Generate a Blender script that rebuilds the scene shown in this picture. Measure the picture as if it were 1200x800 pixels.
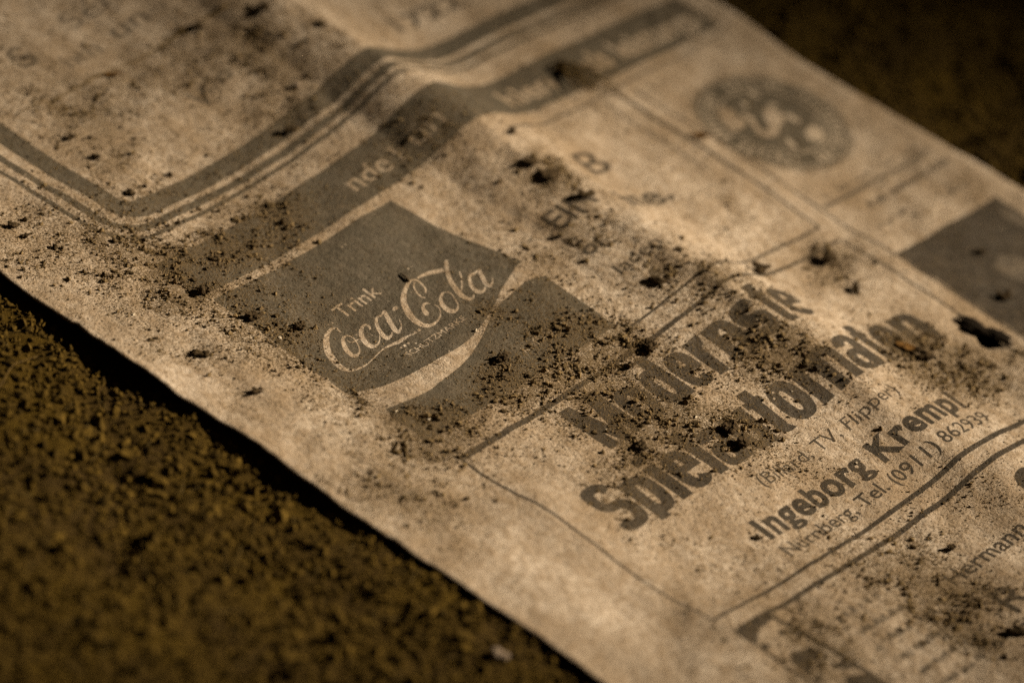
# A worn printed page lying on dark soil, lit by one low warm lamp.  Units: metres; page layout given in millimetres.
import bpy, bmesh, math, random
import numpy as np
from mathutils import Matrix, Vector

for o in list(bpy.data.objects): bpy.data.objects.remove(o)
SC = bpy.context.scene
COL = SC.collection
MM = 0.001

# ------------------------------------------------------------------ camera
cam = bpy.data.cameras.new('camera'); cam_o = bpy.data.objects.new('camera', cam); COL.objects.link(cam_o)
def set_camera(elev=34.0, roll=14.5, az=31.0, dist=0.71):
    e, r, a = math.radians(elev), math.radians(roll), math.radians(az)
    f = Vector((math.cos(a)*math.cos(e), math.sin(a)*math.cos(e), -math.sin(e)))
    rt = Vector((math.sin(a), -math.cos(a), 0)); up = rt.cross(f)
    X = math.cos(r)*rt + math.sin(r)*up; Y = -math.sin(r)*rt + math.cos(r)*up
    m = Matrix((( X.x, Y.x, -f.x, 0), (X.y, Y.y, -f.y, 0), (X.z, Y.z, -f.z, 0), (0, 0, 0, 1)))
    m.translation = -f*dist
    cam_o.matrix_world = m
    return f, -f*dist
CF, CP = set_camera()
cam.sensor_width = 36; cam.lens = 183; cam.clip_start = 0.02; cam.clip_end = 50
cam.dof.use_dof = True
cam.dof.focus_distance = (Vector((-8.4*MM, -4*MM, 0.5*MM)) - CP).dot(CF)
cam.dof.aperture_fstop = 10.2
cam.dof.aperture_blades = 7
SC.camera = cam_o

# ------------------------------------------------------------------ light
W = bpy.data.worlds.new('World'); SC.world = W; W.use_nodes = True
W.node_tree.nodes['Background'].inputs[0].default_value = (1.0, 0.78, 0.5, 1)
W.node_tree.nodes['Background'].inputs[1].default_value = 0.012
lamp = bpy.data.lights.new('hand_lamp', 'SPOT'); lamp_o = bpy.data.objects.new('hand_lamp', lamp); COL.objects.link(lamp_o)
LAZ, LEL, LD = math.radians(-34), math.radians(32.5), 2.5
AIM = Vector((-32*MM, 14*MM, 1*MM))
lamp_o.location = AIM + LD*Vector((math.cos(LAZ)*math.cos(LEL), math.sin(LAZ)*math.cos(LEL), math.sin(LEL)))
lamp_o.rotation_euler = (AIM - lamp_o.location).to_track_quat('-Z', 'Y').to_euler()
lamp.energy = 685; lamp.color = (1.0, 0.835, 0.635); lamp.shadow_soft_size = 0.035
lamp.spot_size = math.radians(5.8); lamp.spot_blend = 1.0
SC.view_settings.view_transform = 'Standard'; SC.view_settings.look = 'None'
SC.view_settings.exposure = 0.0; SC.view_settings.gamma = 1.0; SC.view_settings.use_curve_mapping = False
SC.cycles.use_denoising = False
SC.cycles.max_bounces = 4

# ------------------------------------------------------------------ page drawing data (page millimetres)
LOGO=[[(-18.06,15.58,-18.29,15.53),(-17.99,15.83,-18.25,15.77),(-17.9,16.09,-18.2,16.03),(-17.85,16.35,-18.18,16.24),(-17.86,16.57,-18.22,16.39),(-17.96,16.75,-18.31,16.5),(-18.12,16.89,-18.44,16.58),(-18.33,16.98,-18.6,16.62),(-18.61,17.03,-18.8,16.6),(-18.95,17.01,-19.06,16.53),(-19.36,16.95,-19.4,16.39),(-19.82,16.82,-19.75,16.22),(-20.3,16.62,-20.06,16.02),(-20.79,16.37,-20.36,15.81),(-21.26,16.06,-20.68,15.54),(-21.73,15.72,-21.02,15.25),(-22.18,15.36,-21.35,14.93),(-22.62,14.96,-21.69,14.6),(-23.04,14.54,-22.03,14.24),(-23.42,14.1,-22.34,13.89),(-23.75,13.66,-22.59,13.55),(-24.01,13.22,-22.8,13.22),(-24.23,12.78,-23.0,12.86),(-24.42,12.34,-23.19,12.48),(-24.58,11.92,-23.38,12.08),(-24.72,11.5,-23.57,11.68),(-24.84,11.07,-23.76,11.28),(-24.91,10.65,-23.9,10.9),(-24.92,10.26,-23.98,10.56),(-24.9,9.9,-24.02,10.23),(-24.84,9.55,-24.03,9.92),(-24.72,9.23,-24.0,9.63),(-24.53,8.96,-23.91,9.4),(-24.25,8.75,-23.74,9.2),(-23.91,8.6,-23.48,9.04),(-23.54,8.5,-23.17,8.91),(-23.17,8.42,-22.85,8.79),(-22.81,8.35,-22.54,8.7),(-22.45,8.3,-22.21,8.63),(-22.06,8.28,-21.86,8.59),(-21.63,8.29,-21.47,8.58),(-21.15,8.34,-21.02,8.61),(-20.62,8.42,-20.52,8.67),(-20.1,8.52,-20.0,8.75),(-19.61,8.61,-19.52,8.84),(-19.16,8.7,-19.08,8.92),(-18.72,8.81,-18.65,9.03),(-18.31,8.91,-18.23,9.13),(-17.9,9.0,-17.82,9.22),(-17.5,9.07,-17.41,9.31),(-17.12,9.14,-17.02,9.39),(-16.75,9.18,-16.63,9.45),(-16.4,9.2,-16.25,9.5),(-16.06,9.2,-15.87,9.52),(-15.73,9.17,-15.5,9.52),(-15.41,9.12,-15.14,9.51),(-15.1,9.06,-14.8,9.49),(-14.82,8.99,-14.47,9.46),(-14.55,8.89,-14.16,9.41),(-14.29,8.79,-13.88,9.36),(-14.02,8.71,-13.63,9.31),(-13.76,8.67,-13.41,9.28),(-13.52,8.65,-13.21,9.26),(-13.3,8.64,-13.0,9.24),(-13.07,8.64,-12.79,9.2),(-12.83,8.66,-12.59,9.16),(-12.6,8.68,-12.4,9.1),(-12.37,8.7,-12.19,9.04),(-12.12,8.69,-11.96,8.96),(-11.83,8.63,-11.68,8.85),(-11.51,8.54,-11.39,8.72),(-11.18,8.44,-11.08,8.59),(-10.85,8.35,-10.77,8.47)],[(-17.96,14.68,-18.1,14.46),(-18.15,14.73,-18.36,14.42),(-18.35,14.79,-18.6,14.4),(-18.62,14.82,-18.79,14.36),(-18.99,14.72,-18.9,14.29),(-19.38,14.5,-19.02,14.17),(-19.73,14.22,-19.21,13.97),(-20.07,13.91,-19.42,13.72),(-20.37,13.58,-19.62,13.46),(-20.64,13.24,-19.81,13.19),(-20.88,12.87,-20.0,12.89),(-21.09,12.5,-20.18,12.58),(-21.25,12.15,-20.33,12.29),(-21.36,11.81,-20.44,12.02),(-21.43,11.49,-20.53,11.75),(-21.45,11.2,-20.58,11.51),(-21.42,10.95,-20.6,11.32),(-21.33,10.74,-20.59,11.18),(-21.19,10.59,-20.55,11.07),(-20.99,10.49,-20.49,10.99),(-20.73,10.45,-20.42,10.95),(-20.42,10.5,-20.28,10.94),(-20.1,10.61,-20.07,10.97),(-19.78,10.76,-19.83,11.05),(-19.48,10.94,-19.62,11.15),(-19.23,11.16,-19.42,11.29),(-19.01,11.4,-19.21,11.48),(-18.8,11.67,-19.0,11.71),(-18.59,11.94,-18.8,11.97),(-18.39,12.25,-18.59,12.26),(-18.18,12.59,-18.38,12.58),(-17.99,12.92,-18.2,12.9),(-17.85,13.22,-18.07,13.19),(-17.75,13.48,-17.97,13.43),(-17.69,13.72,-17.91,13.66),(-17.66,13.94,-17.88,13.86),(-17.65,14.13,-17.88,14.03),(-17.69,14.3,-17.92,14.16),(-17.76,14.43,-17.99,14.27),(-17.84,14.54,-18.08,14.37),(-17.91,14.66,-18.16,14.48)],[(-19.02,13.76,-18.86,13.83),(-19.03,13.59,-18.86,13.65),(-19.05,13.4,-18.87,13.47),(-19.04,13.22,-18.86,13.33),(-18.94,13.07,-18.78,13.22),(-18.71,12.99,-18.57,13.16),(-18.39,12.96,-18.27,13.14),(-18.07,12.94,-17.95,13.13),(-17.8,12.93,-17.69,13.13),(-17.6,12.94,-17.51,13.14),(-17.44,12.96,-17.37,13.16),(-17.3,12.98,-17.23,13.2),(-17.17,13.0,-17.09,13.22)],[(-14.58,13.22,-14.94,13.35),(-14.49,13.36,-14.82,13.49),(-14.38,13.5,-14.71,13.62),(-14.27,13.67,-14.63,13.72),(-14.2,13.85,-14.59,13.81),(-14.18,14.04,-14.57,13.91),(-14.2,14.22,-14.57,14.04),(-14.25,14.39,-14.61,14.14),(-14.35,14.52,-14.66,14.2),(-14.51,14.61,-14.77,14.21),(-14.71,14.66,-14.91,14.2),(-14.95,14.67,-15.07,14.16),(-15.23,14.62,-15.21,14.09),(-15.52,14.5,-15.37,13.98),(-15.83,14.34,-15.55,13.83),(-16.14,14.13,-15.73,13.66),(-16.44,13.89,-15.89,13.49),(-16.71,13.62,-16.04,13.31),(-16.97,13.32,-16.2,13.1),(-17.21,12.99,-16.35,12.88),(-17.43,12.64,-16.48,12.65),(-17.61,12.27,-16.62,12.38),(-17.75,11.89,-16.75,12.08),(-17.85,11.52,-16.87,11.78),(-17.89,11.2,-16.94,11.53),(-17.87,10.92,-16.98,11.31),(-17.79,10.67,-16.99,11.11),(-17.65,10.47,-16.96,10.95),(-17.46,10.33,-16.91,10.84),(-17.2,10.26,-16.81,10.76),(-16.9,10.26,-16.65,10.72),(-16.59,10.32,-16.45,10.71),(-16.29,10.41,-16.25,10.73),(-15.98,10.55,-16.02,10.8),(-15.68,10.73,-15.76,10.92),(-15.4,10.92,-15.48,11.07),(-15.16,11.1,-15.25,11.21),(-14.98,11.25,-15.09,11.33),(-14.84,11.4,-14.96,11.45),(-14.73,11.53,-14.84,11.58),(-14.61,11.66,-14.71,11.71)],[(-11.43,14.18,-11.58,13.97),(-11.6,14.25,-11.79,13.99),(-11.77,14.34,-11.99,14.03),(-11.97,14.41,-12.16,14.04),(-12.2,14.43,-12.31,14.01),(-12.46,14.38,-12.45,13.95),(-12.72,14.28,-12.59,13.87),(-12.99,14.12,-12.73,13.76),(-13.25,13.91,-12.86,13.63),(-13.49,13.64,-13.01,13.43),(-13.71,13.34,-13.18,13.17),(-13.92,13.01,-13.34,12.88),(-14.11,12.69,-13.49,12.59),(-14.28,12.35,-13.62,12.3),(-14.45,11.99,-13.75,11.99),(-14.59,11.63,-13.85,11.69),(-14.7,11.29,-13.92,11.44),(-14.73,10.98,-13.95,11.24),(-14.71,10.71,-13.95,11.05),(-14.63,10.49,-13.93,10.91),(-14.47,10.31,-13.91,10.83),(-14.21,10.24,-13.87,10.78),(-13.93,10.26,-13.77,10.75),(-13.69,10.33,-13.62,10.73),(-13.47,10.41,-13.48,10.74),(-13.28,10.53,-13.38,10.77),(-13.13,10.66,-13.27,10.84),(-13.0,10.79,-13.13,10.94),(-12.88,10.91,-12.99,11.04)],[(-11.68,14.01,-11.69,14.18),(-11.41,14.07,-11.42,14.32),(-11.13,14.14,-11.13,14.49),(-10.95,14.16,-10.82,14.63),(-11.04,14.17,-10.47,14.59),(-11.1,14.2,-10.45,14.25),(-11.22,14.03,-10.58,13.95),(-11.42,13.75,-10.73,13.65),(-11.61,13.45,-10.87,13.37),(-11.78,13.13,-11.01,13.07),(-11.96,12.8,-11.18,12.73),(-12.13,12.46,-11.35,12.38),(-12.29,12.13,-11.51,12.06),(-12.43,11.82,-11.66,11.75),(-12.56,11.5,-11.81,11.44),(-12.68,11.19,-11.94,11.17),(-12.76,10.91,-12.02,10.96),(-12.79,10.66,-12.08,10.79),(-12.79,10.43,-12.11,10.66),(-12.72,10.22,-12.13,10.61),(-12.53,10.07,-12.18,10.6),(-12.26,10.08,-12.16,10.58),(-12.0,10.19,-12.01,10.58),(-11.75,10.33,-11.81,10.64),(-11.51,10.49,-11.61,10.72),(-11.3,10.66,-11.44,10.83),(-11.1,10.85,-11.25,10.99),(-10.91,11.05,-11.07,11.16),(-10.75,11.25,-10.92,11.33),(-10.63,11.44,-10.8,11.47),(-10.54,11.61,-10.7,11.63),(-10.46,11.78,-10.61,11.79),(-10.39,11.94,-10.51,11.95)],[(-9.75,13.65,-9.61,13.95),(-9.66,13.59,-9.47,13.99),(-9.57,13.52,-9.32,14.04),(-9.48,13.47,-9.18,14.08),(-9.38,13.43,-9.04,14.09),(-9.27,13.43,-8.93,14.07),(-9.15,13.45,-8.84,14.02),(-9.02,13.47,-8.75,13.96),(-8.89,13.49,-8.66,13.91)],[(-2.32,16.14,-2.52,15.93),(-2.46,16.22,-2.7,15.99),(-2.6,16.31,-2.86,16.06),(-2.78,16.4,-3.01,16.1),(-3.04,16.43,-3.19,16.08),(-3.36,16.4,-3.45,16.0),(-3.72,16.33,-3.76,15.88),(-4.11,16.22,-4.09,15.71),(-4.51,16.09,-4.43,15.53),(-4.93,15.93,-4.79,15.33),(-5.37,15.73,-5.16,15.11),(-5.82,15.51,-5.52,14.87),(-6.24,15.26,-5.84,14.63),(-6.64,14.99,-6.14,14.39),(-7.02,14.7,-6.41,14.14),(-7.38,14.37,-6.67,13.89),(-7.73,14.02,-6.91,13.63),(-8.04,13.66,-7.12,13.35),(-8.32,13.28,-7.33,13.05),(-8.56,12.9,-7.52,12.73),(-8.77,12.53,-7.69,12.42),(-8.97,12.15,-7.86,12.1),(-9.15,11.75,-8.02,11.77),(-9.33,11.35,-8.19,11.44),(-9.47,10.96,-8.32,11.12),(-9.57,10.58,-8.43,10.81),(-9.63,10.23,-8.52,10.52),(-9.65,9.89,-8.59,10.23),(-9.62,9.59,-8.62,9.95),(-9.56,9.29,-8.63,9.68),(-9.47,9.01,-8.61,9.42),(-9.34,8.75,-8.57,9.19),(-9.17,8.52,-8.49,8.98),(-8.97,8.33,-8.37,8.81),(-8.72,8.17,-8.21,8.67),(-8.45,8.06,-8.01,8.54),(-8.16,7.98,-7.81,8.45),(-7.86,7.94,-7.6,8.39),(-7.55,7.93,-7.35,8.36),(-7.24,7.96,-7.1,8.35),(-6.92,8.01,-6.83,8.37),(-6.6,8.1,-6.56,8.43),(-6.26,8.22,-6.26,8.51),(-5.93,8.38,-5.97,8.62),(-5.62,8.55,-5.7,8.75),(-5.34,8.76,-5.46,8.91),(-5.08,8.99,-5.24,9.11),(-4.86,9.22,-5.03,9.31),(-4.68,9.44,-4.86,9.5),(-4.53,9.63,-4.72,9.67),(-4.42,9.82,-4.62,9.83),(-4.34,10.0,-4.55,9.98),(-4.29,10.17,-4.5,10.13),(-4.27,10.34,-4.47,10.27),(-4.28,10.5,-4.48,10.42),(-4.31,10.65,-4.5,10.56),(-4.33,10.79,-4.51,10.71)],[(-4.64,11.35,-4.82,11.25),(-4.68,11.48,-4.89,11.35),(-4.71,11.61,-4.95,11.46),(-4.76,11.74,-5.02,11.54),(-4.87,11.84,-5.11,11.58),(-5.03,11.91,-5.24,11.59),(-5.23,11.94,-5.41,11.57),(-5.47,11.94,-5.57,11.53),(-5.73,11.87,-5.67,11.48),(-6.0,11.73,-5.75,11.41),(-6.25,11.55,-5.86,11.29),(-6.46,11.35,-5.97,11.15),(-6.66,11.14,-6.05,11.02),(-6.83,10.92,-6.1,10.89),(-6.98,10.68,-6.13,10.74),(-7.09,10.45,-6.16,10.59),(-7.15,10.24,-6.18,10.47),(-7.15,10.06,-6.21,10.4),(-7.09,9.92,-6.25,10.31),(-7.01,9.84,-6.27,10.19),(-6.95,9.76,-6.3,10.06)],[(-3.2,16.15,-3.03,16.37),(-3.0,16.1,-2.83,16.32),(-2.78,16.07,-2.61,16.28),(-2.61,16.01,-2.39,16.21),(-2.49,15.91,-2.23,16.07),(-2.43,15.72,-2.15,15.84),(-2.41,15.45,-2.11,15.56),(-2.42,15.16,-2.12,15.26),(-2.46,14.89,-2.14,14.97),(-2.52,14.64,-2.2,14.71),(-2.61,14.41,-2.29,14.45),(-2.71,14.19,-2.4,14.2),(-2.83,13.98,-2.53,13.96),(-2.96,13.8,-2.69,13.73),(-3.12,13.64,-2.87,13.53),(-3.29,13.46,-3.05,13.35),(-3.46,13.28,-3.21,13.17)],[(-2.88,15.85,-2.78,15.7),(-3.09,15.72,-3.0,15.56),(-3.32,15.59,-3.22,15.43),(-3.55,15.44,-3.4,15.3),(-3.78,15.23,-3.57,15.15),(-3.99,14.98,-3.74,14.93),(-4.18,14.69,-3.92,14.66),(-4.34,14.39,-4.07,14.38),(-4.47,14.09,-4.19,14.12),(-4.56,13.8,-4.27,13.85),(-4.61,13.5,-4.33,13.57),(-4.63,13.23,-4.35,13.31),(-4.63,12.99,-4.36,13.1),(-4.58,12.81,-4.33,12.95),(-4.49,12.69,-4.27,12.85),(-4.4,12.59,-4.19,12.74),(-4.31,12.49,-4.11,12.63)],[(-1.97,15.99,-1.85,16.21),(-1.69,15.96,-1.54,16.25),(-1.42,15.93,-1.22,16.3),(-1.15,15.9,-0.89,16.34),(-0.88,15.86,-0.56,16.35),(-0.59,15.8,-0.21,16.34),(-0.29,15.74,0.13,16.31),(0.0,15.67,0.48,16.27),(0.28,15.59,0.81,16.21),(0.55,15.49,1.11,16.13),(0.8,15.39,1.4,16.04),(1.04,15.27,1.65,15.93),(1.26,15.16,1.87,15.84),(1.47,15.07,2.07,15.76),(1.66,15.0,2.26,15.68),(1.8,14.94,2.43,15.58),(1.88,14.9,2.56,15.43),(1.92,14.88,2.6,15.22),(1.95,14.85,2.55,15.02),(1.96,14.75,2.47,14.88),(1.98,14.63,2.41,14.76)],[(-1.57,11.85,-1.53,11.53),(-1.86,11.75,-1.83,11.37),(-2.17,11.64,-2.12,11.22),(-2.51,11.5,-2.38,11.07),(-2.86,11.3,-2.58,10.92),(-3.18,11.05,-2.76,10.74),(-3.47,10.78,-2.95,10.53),(-3.73,10.48,-3.1,10.31),(-3.96,10.15,-3.22,10.11),(-4.13,9.81,-3.31,9.88),(-4.27,9.45,-3.37,9.62),(-4.36,9.1,-3.41,9.35),(-4.4,8.79,-3.44,9.12),(-4.38,8.51,-3.46,8.91),(-4.31,8.26,-3.46,8.71),(-4.2,8.05,-3.44,8.54),(-4.04,7.89,-3.4,8.4),(-3.85,7.77,-3.32,8.3),(-3.62,7.7,-3.21,8.22),(-3.36,7.68,-3.08,8.17),(-3.07,7.73,-2.96,8.16),(-2.78,7.85,-2.82,8.19),(-2.5,8.03,-2.63,8.28),(-2.25,8.24,-2.42,8.41),(-2.03,8.46,-2.23,8.56),(-1.85,8.7,-2.08,8.74),(-1.7,8.95,-1.93,8.96),(-1.57,9.2,-1.8,9.21),(-1.44,9.44,-1.67,9.46),(-1.31,9.69,-1.52,9.7),(-1.16,9.95,-1.37,9.96),(-1.02,10.21,-1.24,10.2),(-0.92,10.45,-1.14,10.43),(-0.85,10.68,-1.07,10.64),(-0.81,10.9,-1.02,10.83),(-0.82,11.09,-1.0,11.01),(-0.86,11.28,-1.04,11.17),(-0.97,11.43,-1.13,11.29),(-1.12,11.56,-1.29,11.39),(-1.29,11.67,-1.48,11.49),(-1.45,11.79,-1.65,11.59)],[(4.41,16.43,4.67,16.1),(4.1,16.2,4.39,15.84),(3.8,15.97,4.11,15.59),(3.48,15.72,3.84,15.35),(3.13,15.41,3.57,15.07),(2.77,15.06,3.27,14.75),(2.41,14.68,2.96,14.39),(2.04,14.27,2.64,14.01),(1.67,13.84,2.34,13.63),(1.31,13.39,2.04,13.23),(0.96,12.92,1.75,12.81),(0.66,12.47,1.49,12.39),(0.4,12.05,1.26,12.0),(0.17,11.63,1.07,11.64),(-0.02,11.23,0.91,11.28),(-0.19,10.85,0.76,10.93),(-0.33,10.5,0.63,10.6),(-0.45,10.16,0.51,10.29),(-0.54,9.84,0.4,10.01),(-0.6,9.54,0.32,9.75),(-0.62,9.24,0.27,9.51),(-0.6,8.95,0.23,9.25),(-0.56,8.66,0.2,8.99),(-0.48,8.4,0.2,8.76),(-0.37,8.19,0.22,8.58),(-0.21,8.03,0.28,8.46),(-0.01,7.92,0.37,8.37),(0.2,7.88,0.49,8.31),(0.44,7.88,0.58,8.29),(0.68,7.97,0.65,8.29),(0.89,8.12,0.77,8.36),(1.06,8.26,0.95,8.47),(1.22,8.38,1.13,8.58)],[(0.59,10.13,0.51,10.22),(0.92,10.35,0.82,10.48),(1.24,10.58,1.12,10.73),(1.57,10.81,1.42,10.98),(1.89,11.06,1.71,11.23),(2.21,11.33,2.0,11.49),(2.51,11.6,2.3,11.75),(2.8,11.88,2.59,12.01),(3.07,12.16,2.85,12.27),(3.3,12.43,3.07,12.51),(3.49,12.7,3.28,12.76),(3.67,12.96,3.48,13.01),(3.85,13.21,3.69,13.26)],[(5.25,11.69,5.08,11.45),(5.08,11.77,4.86,11.47),(4.91,11.87,4.65,11.49),(4.7,11.94,4.46,11.5),(4.44,11.95,4.32,11.47),(4.15,11.87,4.19,11.41),(3.86,11.73,4.04,11.33),(3.58,11.55,3.87,11.21),(3.29,11.32,3.68,11.05),(2.99,11.03,3.45,10.81),(2.67,10.7,3.2,10.52),(2.37,10.34,2.97,10.22),(2.11,9.97,2.79,9.94),(1.91,9.61,2.66,9.68),(1.76,9.25,2.56,9.39),(1.65,8.9,2.49,9.13),(1.6,8.59,2.45,8.91),(1.61,8.32,2.44,8.74),(1.7,8.1,2.45,8.59),(1.85,7.93,2.49,8.47),(2.05,7.82,2.55,8.38),(2.32,7.8,2.64,8.34),(2.62,7.85,2.81,8.34),(2.9,7.93,3.02,8.36),(3.16,8.03,3.19,8.39),(3.38,8.16,3.31,8.43),(3.57,8.31,3.43,8.5),(3.7,8.44,3.57,8.6),(3.83,8.56,3.73,8.7)],[(5.11,11.53,5.22,11.78),(5.31,11.49,5.45,11.83),(5.52,11.46,5.72,11.9),(5.63,11.42,6.01,11.92),(5.59,11.42,6.26,11.77),(5.55,11.39,6.23,11.44),(5.43,11.21,6.08,11.13),(5.24,10.94,5.88,10.82),(5.03,10.63,5.68,10.51),(4.81,10.31,5.46,10.17),(4.55,9.96,5.22,9.81),(4.3,9.58,5.0,9.48),(4.1,9.2,4.85,9.21),(3.97,8.85,4.74,8.97),(3.89,8.53,4.65,8.73),(3.88,8.25,4.6,8.55),(3.98,8.02,4.57,8.48),(4.26,7.95,4.54,8.47),(4.55,8.03,4.62,8.46),(4.82,8.17,4.8,8.49),(5.06,8.31,4.99,8.56),(5.29,8.47,5.18,8.66),(5.51,8.66,5.39,8.81),(5.73,8.85,5.62,8.99),(5.95,9.03,5.85,9.16)]]
RIBU=[(-27.4,5.55),(-26.25,5.0),(-25.16,4.42),(-24.03,3.96),(-22.93,3.63),(-21.86,3.39),(-20.72,3.2),(-19.57,3.03),(-18.41,2.88),(-17.18,2.77),(-15.87,2.69),(-14.53,2.62),(-13.2,2.56),(-11.82,2.52),(-10.45,2.47),(-9.14,2.48),(-7.99,2.55),(-6.97,2.63),(-5.92,2.77),(-4.76,3.0),(-3.55,3.3),(-2.36,3.66),(-1.3,4.02),(-0.39,4.35),(0.34,4.62),(0.85,4.8),(1.24,4.94),(1.73,5.14),(2.49,5.52),(3.4,5.99),(4.29,6.41),(5.03,6.71),(5.74,6.94),(6.53,7.22),(7.47,7.57),(8.44,7.91),(9.38,8.22),(10.31,8.5),(11.25,8.75),(12.17,8.99)]
RIBL=[(12.23,4.45),(11.69,4.61),(11.17,4.79),(10.6,4.96),(9.98,5.14),(9.31,5.32),(8.56,5.42),(7.64,5.38),(6.61,5.25),(5.64,5.11),(4.79,5.01),(4.02,4.91),(3.3,4.81),(2.68,4.71),(2.13,4.61),(1.63,4.52),(1.18,4.47),(0.75,4.43),(0.19,4.27),(-0.58,3.9),(-1.55,3.38),(-2.64,2.83),(-3.78,2.29),(-4.99,1.76),(-6.3,1.24),(-7.7,0.75),(-9.27,0.23),(-10.96,-0.25),(-12.69,-0.59),(-14.35,-0.78),(-15.87,-0.9),(-17.33,-1.04),(-18.74,-1.15),(-20.13,-1.19),(-21.54,-1.14),(-22.85,-0.97),(-24.05,-0.75),(-25.2,-0.56),(-26.24,-0.32),(-27.23,-0.05)]
SEALL=[[(69.81,18.04),(70.78,17.38),(70.89,15.96),(70.14,14.27),(70.28,13.25),(69.44,12.19),(68.02,12.12),(66.63,12.17),(66.72,13.35),(67.38,14.95),(68.21,16.41)],[(71.54,14.77),(72.32,13.92),(71.83,12.42),(70.7,10.74),(70.42,9.58),(71.37,9.33),(72.59,10.77),(74.37,12.63),(75.82,13.58),(76.77,13.05),(76.83,11.7),(76.66,10.44),(74.77,9.32),(73.01,8.88),(71.85,7.74),(69.83,7.64),(68.89,8.6),(69.1,9.83),(70.26,11.53),(70.94,12.89),(71.06,14.13)],[(77.61,10.85),(78.08,9.77),(78.19,8.41),(77.04,7.87),(76.76,9.09),(76.54,10.07)],[(76.84,6.33),(78.84,6.37),(78.95,4.99),(77.76,3.65),(75.96,3.52),(74.89,4.32),(75.39,5.55)],[(77.09,14.12),(78.28,13.59),(77.99,12.53),(77.07,12.99)],[(77.68,18.21),(78.32,17.28),(77.69,15.69),(77.13,16.11),(77.09,17.19)],[(71.79,6.55),(72.08,5.61),(71.69,4.18),(70.83,4.09),(70.83,5.52)],[(74.25,17.05),(74.75,16.29),(74.49,15.25),(73.64,15.75)]]
CORNER=[[(-27.09,-59.03),(-19.97,-59.02),(-20.11,-60.54),(-21.97,-60.48),(-23.81,-60.75),(-25.94,-62.14),(-26.76,-61.1)],[(-26.03,-62.69),(-24.86,-62.69),(-24.78,-63.46),(-25.74,-63.81),(-26.39,-63.29)],[(-21.54,-62.21),(-19.73,-62.72),(-19.52,-64.19),(-20.34,-63.58),(-22.08,-63.03)],[(-23.05,-65.74),(-20.03,-66.97),(-19.27,-67.8),(-19.53,-70.18),(-19.98,-69.32),(-22.14,-68.72),(-24.87,-70.23),(-24.53,-68.77),(-24.48,-66.74)],[(-20.37,-70.42),(-18.72,-70.78),(-18.28,-72.83),(-19.52,-72.17),(-20.6,-70.8)],[(-24.43,-70.29),(-22.96,-70.56),(-23.72,-71.56),(-25.11,-71.62)],[(-20.61,-73.0),(-17.48,-74.66),(-17.88,-76.93),(-20.06,-76.54),(-22.02,-74.08)]]
PATCH=[(-29.1,23.1,11.1,0.8),(-30.0,36.5,9.5,0.7),(-29.4,2.9,8.4,0.6),(-24.8,-8.2,6.8,0.8),(-9.5,-7.4,5.3,0.8),(4.0,-2.2,6.3,0.5),(6.3,-12.6,8.4,1.0),(-3.9,-18.0,7.4,1.0),(29.1,17.6,4.7,1.0),(24.9,6.2,4.7,0.5),(22.1,-5.5,3.7,0.7),(49.0,-1.0,5.3,0.3),(28.9,-10.6,6.3,0.5),(21.1,-25.0,6.3,0.7),(5.2,-25.5,6.3,0.7),(8.3,-33.8,4.2,0.9),(25.4,-29.0,6.3,0.6),(44.4,-38.4,6.3,1.0),(47.4,-44.0,7.4,0.7),(53.0,-17.0,6.3,0.7),(-11.5,43.6,9.5,0.5),(-13.6,64.5,6.3,0.5),(-21.7,52.2,8.4,0.2),(-37.9,51.4,9.5,0.5),(21.5,35.4,6.3,0.3),(16.8,63.7,8.4,0.5),(11.3,33.9,5.3,0.2),(34.4,-17.5,5.3,0.5),(-41.1,-14.6,8.4,0.5),(14.4,-48.5,12.6,0.1),(0.9,-67.0,13.7,0.5),(-22.3,-65.6,9.5,0.5),(20.2,-61.7,8.4,0.2),(14.5,-70.0,4.7,-0.3),(7.7,-79.6,3.7,-0.4),(4.6,-76.9,8.4,0.6),(-13.4,-28.6,6.3,0.5),(-4.1,-27.0,5.3,0.8),(-0.1,5.1,2.6,0.8),(15.3,7.3,5.3,0.4),(12.6,51.3,6.3,0.4),(56.9,32.6,3.2,0.7),(-19.5,-33.4,7.4,0.3),(54.9,-46.3,6.3,0.6),(-10.6,77.3,8.4,0.4),(3.9,67.8,8.4,0.4),(13.3,-43.4,5.3,0.2),(-5.2,36.6,5.3,0.7),(-13.1,35.8,5.3,0.5),(-22.2,38.8,6.3,0.2),(-7.4,12.7,6.3,-0.5),(-20.5,13.5,3.2,-0.4),(13.2,-49.4,7.4,-0.2),(-0.8,-49.8,5.3,-0.2),(30.1,-49.6,6.3,-0.2),(-18.8,-0.1,3.2,-0.7),(-23.9,1.5,3.2,-0.6),(-10.8,0.6,2.3,-0.7),(8.0,7.4,2.1,-0.5),(-26.8,-28.9,6.3,-0.6),(-46.2,20.1,4.2,-0.5),(-2.6,23.1,6.3,-0.6),(-37.0,-41.6,9.5,-0.4),(47.4,52.8,5.3,-0.4),(42.9,19.8,4.2,-0.4),(56.6,-4.9,8.4,-0.2)]
HOLE=[(58.74,-35.64),(58.77,-36.84),(59.36,-38.58),(58.94,-40.39),(59.88,-41.59),(60.36,-43.08),(59.34,-43.63),(57.65,-43.15),(55.44,-42.21),(55.17,-41.01),(56.3,-39.61),(56.9,-37.67)]
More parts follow.
